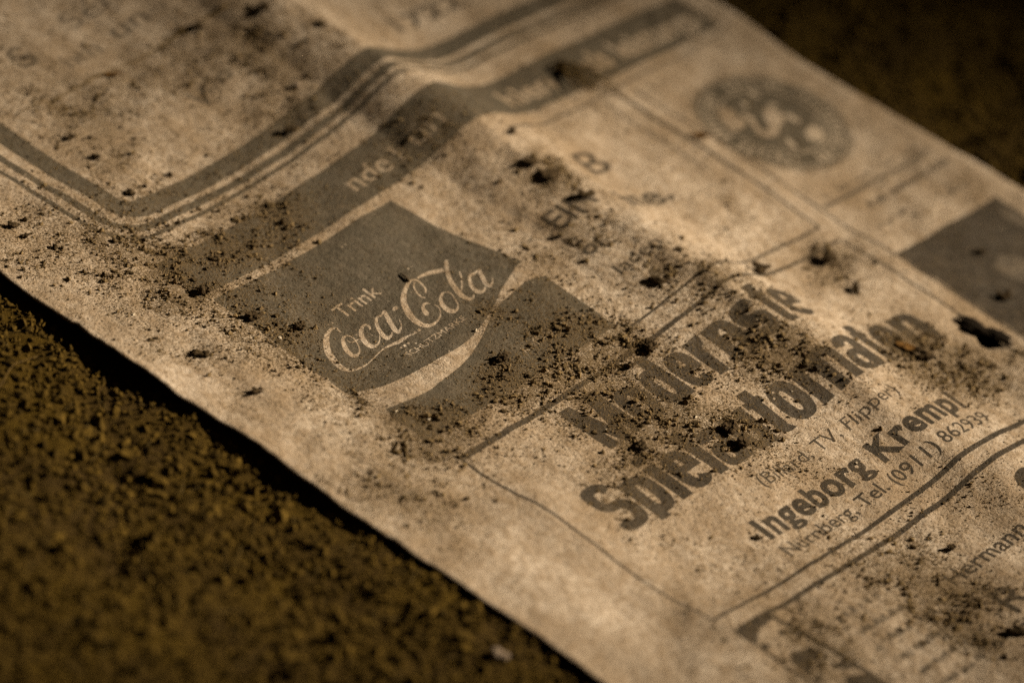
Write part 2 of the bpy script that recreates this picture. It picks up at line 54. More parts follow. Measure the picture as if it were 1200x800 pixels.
CLODS=[(39.6,-12.8,1.5,1.0,1.0,-.6,'black soil clod on the double box rule just right of the fold'),
(52.2,-15.7,1.4,1.1,1.1,-.8,'dark soil clod inside the box right of the word Modernste'),
(49.5,-23.0,0.8,0.7,0.7,0.2,'small dark crumb between Modernste and the right box rule'),
(7.1,-32.0,1.5,1.0,0.9,0.3,'upper of two black clods on the letter a of Spielautomaten'),
(6.3,-35.3,1.4,0.9,0.9,0.0,'lower of two black clods on the letter a of Spielautomaten'),
(9.1,49.5,0.9,0.8,0.8,0.3,'black clod sitting on the frame rules left of the fold'),
(15.3,73.0,1.0,0.8,0.6,0.3,'black clod at the upper end of the thin rootlet'),
(23.2,68.3,1.1,0.9,0.7,0.3,'dark blurred clod near the top edge of the photograph'),
(26.4,60.2,0.9,0.7,0.5,0.3,'dark blurred clod high on the fold above the frame'),
(-38.8,57.6,1.0,0.7,0.6,-.6,'black crumb in the blank margin left of the frame corner'),
(-39.3,55.0,0.6,0.5,0.5,0.3,'small crumb below the black crumb in the left margin'),
(-26.5,24.2,1.3,0.8,0.8,-.3,'larger black clod at the left edge of the grey panel'),
(-22.5,19.2,1.1,0.7,0.7,-.3,'black clod left of the word Trink'),
(-28.4,32.0,1.1,0.8,0.8,0.3,'black clod where heading band and grey panel meet'),
(-6.9,-3.3,1.0,0.7,0.7,-.4,'black clod on the grey panel below the white ribbon'),
(11.4,-14.6,1.1,0.9,0.9,0.3,'black clod above the letters od of Modernste'),
(6.6,-15.1,0.8,0.6,0.5,0.3,'flat black crumb above the M of Modernste'),
(28.2,17.6,1.8,1.3,0.6,-.8,'large dark clod in the shade of the fold'),
(27.3,20.8,1.4,1.1,0.5,-.8,'dark clod at the upper end of the soil drift under the fold'),
(28.6,11.2,1.3,0.8,0.6,-.3,'dark clod at the lower end of the soil drift under the fold'),
(22.2,-6.8,2.1,0.8,0.7,-1.0,'long dark flake of soil below the word laden'),
(-6.9,-48.2,0.5,0.45,0.4,0.1,'black crumb beside the I of Ingeborg'),
(5.2,-82.4,1.6,0.8,0.9,-1.2,'dark clod at the bottom right corner of the photograph'),
(13.2,-66.0,0.7,0.5,0.6,0.1,'black crumb on the word Hermann'),
(-5.6,-27.0,1.0,0.7,0.6,0.1,'dark clod between Modernste and the S of Spielautomaten'),
(-38.9,22.9,1.0,0.6,0.5,-.6,'dark flat crumb in the left margin beside the grey panel'),
(-39.3,12.6,1.0,0.6,0.5,-.6,'dark crumb in the left margin near the bright paper edge'),
(44.8,-38.6,1.6,1.0,1.0,-.6,'dark clod beside the rust brown leaf scrap'),
(68.4,-36.2,1.1,0.8,0.8,-.6,'black clod on the dark picture block at the right'),
(74.2,-27.6,0.9,0.5,0.6,-.6,'small black crumb high on the dark picture block'),
(-16.4,68.0,0.8,0.6,0.6,-.6,'black crumb in the soil patch inside the frame corner'),
(-17.0,62.7,0.7,0.6,0.5,-.6,'lone black crumb inside the frame corner'),
(-19.4,53.9,0.8,0.6,0.5,-.6,'black crumb touching the inner corner of the frame'),
(30.4,27.0,0.7,0.5,0.6,-.6,'small dark crumb on the crest of the fold under the heading band'),
]
# ------------------------------------------------------------------ small helpers
RND = random.Random(11)
def vnoise(x, y, seed):
    xi = np.floor(x).astype(np.int64); yi = np.floor(y).astype(np.int64); fx = x-xi; fy = y-yi
    def h(a, b):
        n = (a*374761393 + b*668265263 + seed*974634777) & 0xffffffff
        n = ((n ^ (n >> 13))*1274126177) & 0xffffffff
        return ((n ^ (n >> 16)) & 0xffff)/65535.0
    sx = fx*fx*(3-2*fx); sy = fy*fy*(3-2*fy)
    return (h(xi, yi)*(1-sx)+h(xi+1, yi)*sx)*(1-sy) + (h(xi, yi+1)*(1-sx)+h(xi+1, yi+1)*sx)*sy
def link(o, parent=None):
    COL.objects.link(o)
    if parent: o.parent = parent
    return o
def thing(o, label, cat, group=None):
    o['label'] = label; o['category'] = cat
    if group: o['group'] = group
    return o

# ------------------------------------------------------------------ materials
def ramp(nt, fac, stops):
    r = nt.nodes.new('ShaderNodeValToRGB'); el = r.color_ramp.elements
    while len(el) < len(stops): el.new(0.5)
    for e, (p, c) in zip(el, stops): e.position = p; e.color = (*c, 1) if len(c) == 3 else c
    nt.links.new(fac, r.inputs[0]); return r.outputs[0]
def math_(nt, op, a, b=None, clamp=False):
    n = nt.nodes.new('ShaderNodeMath'); n.operation = op; n.use_clamp = clamp
    for i, v in enumerate((a, b)):
        if v is None: continue
        if isinstance(v, (int, float)): n.inputs[i].default_value = v
        else: nt.links.new(v, n.inputs[i])
    return n.outputs[0]
def mix(nt, fac, a, b):
    n = nt.nodes.new('ShaderNodeMix'); n.data_type = 'RGBA'
    for i, v in ((0, fac), (6, a), (7, b)):
        if isinstance(v, (int, float)): n.inputs[i].default_value = v
        elif isinstance(v, tuple): n.inputs[i].default_value = (*v, 1)
        else: nt.links.new(v, n.inputs[i])
    return n.outputs[2]
def noise(nt, pos, scale, detail=2, rough=0.55):
    n = nt.nodes.new('ShaderNodeTexNoise'); n.inputs['Scale'].default_value = scale
    n.inputs['Detail'].default_value = detail; n.inputs['Roughness'].default_value = rough
    nt.links.new(pos, n.inputs['Vector']); return n.outputs['Fac']
def new_mat(name, rough=0.9, spec=0.15):
    m = bpy.data.materials.new(name); m.use_nodes = True; nt = m.node_tree
    b = nt.nodes['Principled BSDF']; b.inputs['Roughness'].default_value = rough; b.inputs['Specular IOR Level'].default_value = spec
    g = nt.nodes.new('ShaderNodeNewGeometry'); vm = nt.nodes.new('ShaderNodeVectorMath'); vm.operation = 'SCALE'
    vm.inputs['Scale'].default_value = 1000.0; nt.links.new(g.outputs['Position'], vm.inputs[0])
    return m, nt, b, vm.outputs[0]
def bump(nt, b, height, dist, strength=1.0):
    n = nt.nodes.new('ShaderNodeBump'); n.inputs['Strength'].default_value = strength; n.inputs['Distance'].default_value = dist
    nt.links.new(height, n.inputs['Height']); nt.links.new(n.outputs[0], b.inputs['Normal'])

SOIL_FINE = (0.16, 0.11, 0.052)
def page_mat(name, ink=None, wear=0.3):
    m, nt, b, pos = new_mat(name, 0.88, 0.12)
    soil = nt.nodes.new('ShaderNodeAttribute'); soil.attribute_name = 'soil'; soil = soil.outputs['Fac']
    n1 = noise(nt, pos, 0.07, 5); n2 = noise(nt, pos, 0.5, 4, 0.65); n3 = noise(nt, pos, 3.2, 3, 0.7); n4 = noise(nt, pos, 7.0, 2, 0.7)
    n5 = noise(nt, pos, 0.9, 5, 0.7)
    paper = ramp(nt, n1, [(0.34, (0.33, 0.25, 0.165)), (0.62, (0.60, 0.505, 0.39))])
    paper = mix(nt, ramp(nt, n5, [(0.40, (0.0,)*3), (0.64, (0.85,)*3)]), paper, (0.28, 0.20, 0.12))
    paper = mix(nt, ramp(nt, n4, [(0.34, (0.34,)*3), (0.54, (0.0,)*3)]), paper, (0.40, 0.31, 0.21))
    mp = nt.nodes.new('ShaderNodeMapping'); mp.inputs['Scale'].default_value = (1.0, 0.35, 1.0); nt.links.new(pos, mp.inputs['Vector'])
    n6 = noise(nt, mp.outputs[0], 0.33, 6, 0.72)
    paper = mix(nt, ramp(nt, n6, [(0.47, (0.0,)*3), (0.70, (0.75,)*3)]), paper, (0.25, 0.175, 0.10))
    if ink:
        w = math_(nt, 'MULTIPLY', ramp(nt, n4, [(0.42, (0,)*3), (0.75, (1,)*3)]), wear*1.6, True)
        w = math_(nt, 'ADD', w, math_(nt, 'MULTIPLY', ramp(nt, n2, [(0.4, (0,)*3), (0.8, (1,)*3)]), wear*0.8), True)
        base = mix(nt, w, ink, paper)
    else: base = paper
    # ground-in soil: soft brown stain and fine specks, following where soil has been trodden in
    st = math_(nt, 'MULTIPLY', soil, ramp(nt, n2, [(0.3, (0.15,)*3), (0.7, (1,)*3)]), True)
    base = mix(nt, math_(nt, 'MULTIPLY', st, 0.55 if not ink else 0.20), base, (0.28, 0.20, 0.11))
    thr = math_(nt, 'ADD', math_(nt, 'MULTIPLY', soil, 0.20), -0.635)
    sp = math_(nt, 'MULTIPLY', math_(nt, 'ADD', n3, thr), 14.0, True)
    base = mix(nt, math_(nt, 'MULTIPLY', sp, 0.8), base, SOIL_FINE)
    nt.links.new(base, b.inputs['Base Color'])
    hgt = math_(nt, 'ADD', math_(nt, 'MULTIPLY', n4, 0.35), math_(nt, 'MULTIPLY', math_(nt, 'MULTIPLY', sp, n4), 1.2))
    hgt = math_(nt, 'ADD', hgt, math_(nt, 'MULTIPLY', n5, 1.6))
    bump(nt, b, hgt, 0.00024, 0.95)
    return m
M_PAPER = page_mat('aged_paper')
M_PANEL = page_mat('faded_panel_ink', (0.066, 0.057, 0.039), 0.16)
M_INK = page_mat('black_print_ink', (0.026, 0.022, 0.016), 0.13)
M_HALF = page_mat('worn_half_tone', (0.40, 0.325, 0.235), 0.25)
M_FAINT = page_mat('pale_print_ink', (0.072, 0.06, 0.044), 0.25)

def soil_mat(name, cols, attr=True):
    m, nt, b, pos = new_mat(name, 0.95, 0.08)
    n = noise(nt, pos, 2.5, 4, 0.7)
    c = ramp(nt, n, [(0.3, cols[0]), (0.7, cols[1])])
    if attr:
        a = nt.nodes.new('ShaderNodeAttribute'); a.attribute_name = 'tone'
        mm = nt.nodes.new('ShaderNodeMix'); mm.data_type = 'RGBA'; mm.blend_type = 'MULTIPLY'; mm.inputs[0].default_value = 1
        nt.links.new(c, mm.inputs[6]); nt.links.new(a.outputs['Color'], mm.inputs[7]); c = mm.outputs[2]
    nt.links.new(c, b.inputs['Base Color'])
    bump(nt, b, noise(nt, pos, 5.0, 4, 0.7), 0.00025, 0.8)
    return m
M_CRUMB = soil_mat('soil_crumb', ((0.15, 0.10, 0.045), (0.34, 0.24, 0.115)))
M_CLOD = soil_mat('dark_soil', ((0.028, 0.019, 0.010), (0.10, 0.068, 0.033)), False)
M_STONE = soil_mat('pale_stone', ((0.17, 0.125, 0.085), (0.32, 0.25, 0.18)), False)
M_STRAW = soil_mat('dry_plant', ((0.05, 0.032, 0.012), (0.17, 0.11, 0.035)), False)
M_FIBRE = soil_mat('dry_fibre', ((0.05, 0.034, 0.010), (0.15, 0.105, 0.035)), False)
M_RUST = soil_mat('rusty_leaf', ((0.10, 0.05, 0.014), (0.19, 0.10, 0.026)), False)
def ground_mat():
    m, nt, b, pos = new_mat('mossy_soil', 0.97, 0.05)
    n1 = noise(nt, pos, 0.06, 4); n2 = noise(nt, pos, 0.9, 5, 0.7)
    c = ramp(nt, n2, [(0.25, (0.050, 0.030, 0.005)), (0.55, (0.086, 0.053, 0.0075)), (0.8, (0.125, 0.077, 0.013))])
    c = mix(nt, ramp(nt, n1, [(0.4, (0,)*3), (0.62, (0.7,)*3)]), c, (0.050, 0.031, 0.011))
    nt.links.new(c, b.inputs['Base Color'])
    bump(nt, b, noise(nt, pos, 2.6, 6, 0.75), 0.0009, 0.9)
    return m
M_GROUND = ground_mat()
M_MOSS = soil_mat('moss_crumb', ((0.045, 0.028, 0.005), (0.125, 0.077, 0.013)))

# ------------------------------------------------------------------ the page as a curved surface (millimetres)
UN=[-60,-48,-20,-8,5,12,16,21,25.5,29,33,37,41,48,60,80,100]
HT={118:[0,0,.2,1,2.8,4.2,5.2,6.6,7.6,7.6,6.6,5,4,3.6,3.5,3.2,3],
60:[0,0,0,.5,2.2,3.7,5,7.2,8.7,8.6,7.1,5,3.8,3.5,3.5,3,2.8],
45:[0,0,0,.3,1.6,3,4.5,7.5,9.1,8.9,7,5,3.7,3.5,3.5,3,2.6],
33:[0,0,0,.8,2.3,3.2,4.2,6.5,8.3,8.6,7.6,5.6,4.2,3.8,3.6,3,2.5],
18:[0,0,0,.9,2.3,3.1,3.7,4.7,5.8,6.4,5.9,4.6,3.7,3.2,3.1,2.7,2.3],
4:[0,0,0,1,2.4,3.1,3.6,4.5,5.5,6.2,5.8,4.5,3.4,2.8,2.7,2.4,2.2],
-12:[0,0,.8,1.6,3,3.6,4,4.9,6.2,7.2,6.8,4.8,2.8,2.2,2.1,2,2],
-35:[0,0,.2,.5,1,1.6,2.2,3,3.9,4.6,4.6,3.7,2.6,2,1.8,1.7,1.7],
-56:[0,0,0,0,0,.1,.3,.7,1.4,2.2,2.8,2.6,2.1,1.2,1,1,1],
-75:[0,0,0,.4,1,1.3,1.5,1.7,2.1,2.7,3,2.9,2.6,2.2,2,2,2],
-118:[0,0,.2,1.2,3,3.6,4,4.4,4.8,5.2,5.5,5.5,5.2,5,5,5,5]}
GU=np.arange(-60,101,1.0); GV=np.arange(-120,121,1.0)
def blur(a,s,ax):
    r=int(3*s)+1;k=np.exp(-.5*(np.arange(-r,r+1)/s)**2);k/=k.sum()
    p=[(0,0),(0,0)];p[ax]=(r,r);b=np.pad(a,p,mode='edge');o=np.zeros_like(a)
    for i,w in enumerate(k): o+=w*(b[i:i+a.shape[0]] if ax==0 else b[:,i:i+a.shape[1]])
    return o
def base_grid():
    vs=sorted(HT);rows=np.array([np.interp(GU,UN,HT[v]) for v in vs])
    g=np.array([np.interp(GV,vs,rows[:,i]) for i in range(len(GU))])
    U,V=np.meshgrid(GU,GV,indexing='ij')
    g=blur(blur(g,1.3,0),7.0,1)
    g+=.9*np.exp(-(((U+27)/8)**2+((V+28)/6)**2))+1.5*np.exp(-(((U+25)/9)**2+((V+58)/8)**2))
    rs=np.random.RandomState(5)
    for lam,amp,n in ((34,.15,10),(16,.08,12),(7.5,.035,16),(4,.012,16)):
        for i in range(n):
            t=rs.rand()*6.283;f=6.283/(lam*(.7+.6*rs.rand()));ph=rs.rand()*6.283
            g+=amp/np.sqrt(n)*1.8*np.sin(f*(np.cos(t)*U+np.sin(t)*V)+ph)
    return g
def hh(u,v):
    u=np.asarray(u,float);v=np.asarray(v,float)
    x=np.clip(u+60,0,159.999);y=np.clip(v+120,0,239.999)
    i=np.floor(x).astype(int);j=np.floor(y).astype(int);fx=x-i;fy=y-j
    # Catmull-Rom for smooth shading
    def w(t): return (-.5*t+t*t-.5*t**3, 1-2.5*t*t+1.5*t**3, .5*t+2*t*t-1.5*t**3, -.5*t*t+.5*t**3)
    wx=w(fx);wy=w(fy);o=0
    for a in range(4):
        ia=np.clip(i+a-1,0,160)
        for b in range(4):
            o=o+wx[a]*wy[b]*G[ia,np.clip(j+b-1,0,240)]
    return o

G = base_grid()
U0, U1, V0, V1, STEP = -48.0, 93.0, -111.0, 111.0, 0.75
def edge_shift(u, v):      # slightly ragged, not quite straight long edges
    l = np.clip((-42-u)/6, 0, 1); r = np.clip((u-88)/5, 0, 1)
    wob = 0.35*(vnoise(v/31+9, v*0+3, 4)-.5) + 0.3*(vnoise(v/6, v*0+7, 5)-.5) + 0.30*(vnoise(v/1.6, v*0+1, 6)-.5) - 0.8*np.clip(vnoise(v/2.2+4, v*0+2, 7)-.86, 0, 1)*4*np.sign(-42-u)*-1
    wr = 2.0*(vnoise(v/19+2, v*0+3, 14)-.5) + 0.8*(vnoise(v/5, v*0+7, 15)-.5)
    return l*wob + r*wr
SU = np.arange(U0, U1+.01, STEP); SV = np.arange(V0, V1+.01, STEP)
_U, _V = np.meshgrid(SU, SV, indexing='ij')
SZ = hh(_U, _V)
SZ += 0.10*np.exp(-((_U-29)/9)**2)*(vnoise(_U/2.6, _V/5, 21)-.5)*1.6 + 0.05*(vnoise(_U/1.9, _V/1.9, 22)-.5)
SZ += np.clip((-43-_U)/5, 0, 1)**2*0.25*(vnoise(_V/14, _V*0+5, 31)-.35)
def crease(u, v, lam, seed): return np.clip(1-np.abs(2*vnoise(u/lam+60, v/lam+60, seed)-1)*2.2, 0, 1)**2
_near = np.exp(-((_U-28)/11)**2)*np.clip((_V+42)/20, 0.15, 1)
SZ += (0.10+0.20*_near)*crease(_U, _V*0.8, 11.0, 71)+(0.05+0.16*_near)*crease(_U*0.9, _V, 5.5, 72)
_uc = 28.0+1.2*(vnoise(_V/17, _V*0+2, 81)-.5)+0.5*(vnoise(_V/4, _V*0+6, 82)-.5)
SZ += (0.42-0.22*np.clip((_V-25)/15, 0, 1))*np.exp(-np.abs(_U-_uc)/1.7)*np.clip((_V+70)/40, 0, 1)-0.35*np.exp(-np.abs(_U-_uc+8.5+2*vnoise(_V/12, _V*0+1, 83))/1.5)*np.clip((_V+20)/30, 0, 1)
def surf(u, v):            # height on the page's own facets
    x = np.clip((np.asarray(u, float)-U0)/STEP, 0, len(SU)-1.0001); y = np.clip((np.asarray(v, float)-V0)/STEP, 0, len(SV)-1.0001)
    i = x.astype(int); j = y.astype(int); fx = x-i; fy = y-j
    return (SZ[i, j]*(1-fx)+SZ[i+1, j]*fx)*(1-fy) + (SZ[i, j+1]*(1-fx)+SZ[i+1, j+1]*fx)*fy
def soil_at(u, v):
    u = np.asarray(u, float); v = np.asarray(v, float); d = 0.19+0*u
    for (a, b, s, w) in PATCH: d = d + w*0.85*np.exp(-(((u-a)**2+(v-b)**2)/(s*s)))
    n = 0.55*vnoise(u/9+50, v/9+50, 41)+0.45*vnoise(u/3.2+50, v/3.2+50, 42)
    return np.clip(d*(0.35+1.35*n), 0, 1)

def add_soil(me):
    n = len(me.vertices); co = np.empty(n*3); me.vertices.foreach_get('co', co); co = co.reshape(-1, 3)*1000
    a = me.attributes.new('soil', 'FLOAT', 'POINT'); a.data.foreach_set('value', soil_at(co[:, 0], co[:, 1]).astype(np.float32))

def inside(poly, x, y):
    c = False; n = len(poly)
    for i in range(n):
        (x1, y1), (x2, y2) = poly[i], poly[i-1]
        if (y1 > y) != (y2 > y) and x < (x2-x1)*(y-y1)/(y2-y1)+x1: c = not c
    return c

page = bpy.data.objects.new('newspaper_page', None); link(page)
thing(page, 'dirty yellowed printed page with adverts, creased, lying on dark soil', 'newspaper')

def build_sheet():
    nu, nv = len(SU), len(SV)
    X = _U + edge_shift(_U, _V)
    co = np.stack([X.ravel(), _V.ravel(), SZ.ravel()], 1)
    hole_v = set(); faces = []
    hb = (min(p[0] for p in HOLE)-1, max(p[0] for p in HOLE)+1, min(p[1] for p in HOLE)-1, max(p[1] for p in HOLE)+1)
    for i in range(nu-1):
        for j in range(nv-1):
            a = i*nv+j
            cu, cv = SU[i]+STEP/2, SV[j]+STEP/2
            if hb[0] < cu < hb[1] and hb[2] < cv < hb[3] and inside(HOLE, cu, cv):
                hole_v.update((a, a+1, a+nv, a+nv+1)); continue
            faces.append((a, a+nv, a+nv+1, a+1))
    hp = np.array(HOLE); seg = [(hp[i-1], hp[i]) for i in range(len(hp))]
    for k in hole_v:       # pull the torn rim on to its outline
        p = co[k, :2]; best = None
        for A, B in seg:
            t = np.clip(np.dot(p-A, B-A)/np.dot(B-A, B-A), 0, 1); q = A+t*(B-A); d = np.linalg.norm(p-q)
            if best is None or d < best[0]: best = (d, q)
        co[k, :2] = best[1]
    me = bpy.data.meshes.new('paper_sheet'); me.from_pydata((co*MM).tolist(), [], faces)
    me.polygons.foreach_set('use_smooth', [True]*len(me.polygons))
    bm = bmesh.new(); bm.from_mesh(me)
    bmesh.ops.delete(bm, geom=[v for v in bm.verts if not v.link_faces], context='VERTS')
    bm.to_mesh(me); bm.free()
    add_soil(me); me.materials.append(M_PAPER)
    o = link(bpy.data.objects.new('paper_sheet', me), page)
    s = o.modifiers.new('thickness', 'SOLIDIFY'); s.thickness = 0.00011; s.offset = -1
    return o
sheet = build_sheet()

# ------------------------------------------------------------------ print on the page: thin ink films that follow the paper
def lay(name, bm, level, mat, parent=page):
    """bm is flat, in page millimetres; cut it along the sheet's own grid and drape it."""
    us = [v.co.x for v in bm.verts]; vs = [v.co.y for v in bm.verts]
    for ax, lo, hi, o0 in ((0, min(us), max(us), U0), (1, min(vs), max(vs), V0)):
        k = math.ceil((lo-o0)/STEP+1e-4)
        while o0+k*STEP < hi-1e-4:
            p = [0, 0, 0]; p[ax] = o0+k*STEP; n = [0, 0, 0]; n[ax] = 1
            bmesh.ops.bisect_plane(bm, geom=bm.verts[:]+bm.edges[:]+bm.faces[:], plane_co=p, plane_no=n, dist=1e-5); k += 1
    me = bpy.data.meshes.new(name); bm.to_mesh(me); bm.free()
    n = len(me.vertices); co = np.empty(n*3); me.vertices.foreach_get('co', co); co = co.reshape(-1, 3)
    u, v = co[:, 0].copy(), co[:, 1].copy()
    e = 0.4; du = (surf(u+e, v)-surf(u-e, v))/(2*e); dv = (surf(u, v+e)-surf(u, v-e))/(2*e)
    co[:, 2] = surf(u, v)+0.012+0.010*level+co[:, 2]
    me.vertices.foreach_set('co', (co*MM).ravel())
    me.polygons.foreach_set('use_smooth', [True]*len(me.polygons)); me.update()
    flip = [p.index for p in me.polygons if p.normal.z < 0]
    if flip:
        b2 = bmesh.new(); b2.from_mesh(me); b2.faces.ensure_lookup_table()
        bmesh.ops.reverse_faces(b2, faces=[b2.faces[i] for i in flip]); b2.to_mesh(me); b2.free()
    nn = np.stack([-du, -dv, np.ones_like(du)], 1); nn /= np.linalg.norm(nn, axis=1)[:, None]
    me.normals_split_custom_set_from_vertices(nn.tolist())
    add_soil(me); me.materials.append(mat)
    return link(bpy.data.objects.new(name, me), parent)
def poly_bm(polys, bm=None):
    bm = bm or bmesh.new()
    for P in polys:
        vs = [bm.verts.new((x, y, 0)) for x, y in P]
        f = bm.faces.new(vs); f.normal_update()
        bmesh.ops.triangulate(bm, faces=[f])
    return bm
def rect(u0, v0, u1, v1): return [(u0, v0), (u1, v0), (u1, v1), (u0, v1)]
def band_path(pts, w):      # a rule of width w along a polyline
    P = [Vector(p) for p in pts]; L, R = [], []
    for i, p in enumerate(P):
        a = P[max(i-1, 0)]; b = P[min(i+1, len(P)-1)]; d = (b-a).normalized(); n = Vector((-d.y, d.x))
        k = w/2
        if 0 < i < len(P)-1:
            c = max(0.4, n.dot(Vector((-(P[i+1]-p).normalized().y, (P[i+1]-p).normalized().x)))); k /= c
        L.append(p+n*k); R.append(p-n*k)
    bm = bmesh.new(); vl = [bm.verts.new((*q, 0)) for q in L]; vr = [bm.verts.new((*q, 0)) for q in R]
    for i in range(len(P)-1): bm.faces.new((vr[i], vr[i+1], vl[i+1], vl[i]))
    return bm
def rough_edge(pts, amp, step=1.2, seed=1):
    r = random.Random(seed); out = []
    n = len(pts)
    for i in range(n):
        a = Vector(pts[i]); b = Vector(pts[(i+1) % n]); m = max(1, int((b-a).length/step))
        for k in range(m):
            p = a.lerp(b, k/m); out.append((p.x+r.uniform(-amp, amp), p.y+r.uniform(-amp, amp)))
    return out
def text_bm(body, u, v, width, cap, bold=0.0, xh=None, bm=None, slant=0.0, desc=0.8, space=1.0):
    """letters with their foot on v, starting at u, fitted to a width and a capital height (mm)"""
    c = bpy.data.curves.new('t', 'FONT'); c.body = body; c.offset = bold; c.resolution_u = 4; c.space_character = space
    o = bpy.data.objects.new('t', c); COL.objects.link(o)
    me = bpy.data.meshes.new_from_object(o.evaluated_get(bpy.context.evaluated_depsgraph_get()))
    bpy.data.objects.remove(o); bpy.data.curves.remove(c)
    n = len(me.vertices); co = np.empty(n*3); me.vertices.foreach_get('co', co); co = co.reshape(-1, 3)
    x, y = co[:, 0], co[:, 1]; y = y+bold*0
    sx = width/(x.max()-x.min()); x = (x-x.min())*sx+u
    H, XH = 0.682, 0.449
    if xh: y = np.where(y <= XH, y/XH*xh, xh+(y-XH)/(H-XH)*(cap-xh))
    else: y = y*cap/H
    y = np.where(y < 0, y*desc, y)
    co[:, 0] = x+slant*y; co[:, 1] = y+v; co[:, 2] = 0
    me.vertices.foreach_set('co', co.ravel())
    b = bmesh.new() if bm is None else bm
    b.from_mesh(me); bpy.data.meshes.remove(me)
    bmesh.ops.remove_doubles(b, verts=b.verts, dist=1e-4)
    return b
def ring_pts(cx, cy, r, n=72, a0=0, a1=2*math.pi):
    return [(cx+r*math.cos(a0+(a1-a0)*i/n), cy+r*math.sin(a0+(a1-a0)*i/n)) for i in range(n+1)]

# -- panel with the soft drink script
panel_bm = poly_bm([rough_edge([(-28.2, 30.3), (8.0, 29.7), (11.9, 8.8)], 0.0, 50)[:3] + list(reversed(RIBU))[1:] + [(-28.2, 1.2)]])
logo_panel = lay('logo_panel', panel_bm, 0, M_PANEL)
logo_panel['label'] = 'grey square panel with the flowing soft drink script and Trink'
lower = RIBL + [(-28.2, -2.0), (-28.2, -8.2), (11.5, -8.5), (11.6, 4.2)]
lay('logo_panel_base', poly_bm([lower]), 0, M_PANEL)
for i, s in enumerate(LOGO):
    bm = bmesh.new(); L = [bm.verts.new((a, b, 0)) for a, b, c, d in s]; R = [bm.verts.new((c, d, 0)) for a, b, c, d in s]
    for k in range(len(s)-1): bm.faces.new((R[k], R[k+1], L[k+1], L[k]))
    lay('script_stroke', bm, 1+0.25*(i % 6), M_PAPER, logo_panel)
lay('lettering', text_bm('Trink', -16.0, 17.1, 8.0, 2.35, 0.004), 1, M_PAPER, logo_panel)
lay('lettering', text_bm('SCHUTZMARKE', -15.5, 5.7, 12.0, 1.0, 0.0), 1, M_PAPER, logo_panel)
lay('lettering', text_bm('koffeinhaltig', -2.8, -4.3, 12.2, 1.35, -0.004), 1, M_PAPER)

# -- heading band and the frame of three rules round the upper advert
band = lay('heading_band', poly_bm([rect(-29, 31.6, 88.5, 40.6)]), 0, M_PANEL)
lay('lettering', text_bm('nde', 5.6, 34.0, 8.2, 3.4, 0.004), 1, M_PAPER, band)
lay('lettering', text_bm('l un', 15.4, 34.0, 8.8, 3.4, 0.004), 1, M_PAPER, band)
lay('lettering', text_bm('hlen', 40.2, 33.8, 10.8, 4.0, 0.02), 1, M_PAPER, band)
lay('lettering', text_bm('als leistungs', 59.0, 33.5, 27.5, 4.2, 0.022), 1, M_PAPER, band)
def corner_rule(ul, vb, r, w, name):
    pts = [(ul, 110.0), (ul, 90), (ul, 70), (ul, vb+r)]
    pts += [(ul+r-r*math.cos(a), vb+r-r*math.sin(a)) for a in [math.pi/2*i/8 for i in range(1, 9)]]
    pts += [(20, vb), (60, vb), (90.5, vb)]
    lay(name, band_path(pts, w), 0, M_PANEL)
corner_rule(-23.5, 50.6, 3.2, 3.5, 'frame_rule'); corner_rule(-27.9, 47.2, 6.0, 1.35, 'frame_rule'); corner_rule(-30.4, 45.3, 7.5, 0.75, 'frame_rule')

# -- rules of the boxes
lay('box_rule', band_path([(13, -9.9), (58.4, -9.9), (58.4, 28.9), (44, 28.6), (31, 28.2)], 0.42), 0, M_INK)
lay('box_rule', band_path([(54.4, 28.0), (54.6, 8.0)], 0.4), 0, M_FAINT)
lay('box_rule', band_path([(58.9, 29.6), (88, 30.2)], 0.4), 0, M_FAINT)
lay('box_rule', band_path([(58.8, -13.5), (-27.2, -13.3), (-27.2, -55.9), (58.8, -55.9), (58.8, -13.9)], 0.5), 0, M_INK)
lay('box_rule', band_path([(62.2, 28), (62.2, -3), (62.8, -44), (62.8, -58)], 0.45), 0, M_INK)
lay('box_rule', band_path([(-26.0, -59.1), (30, -59.1), (86, -59.1)], 0.85), 0, M_INK)

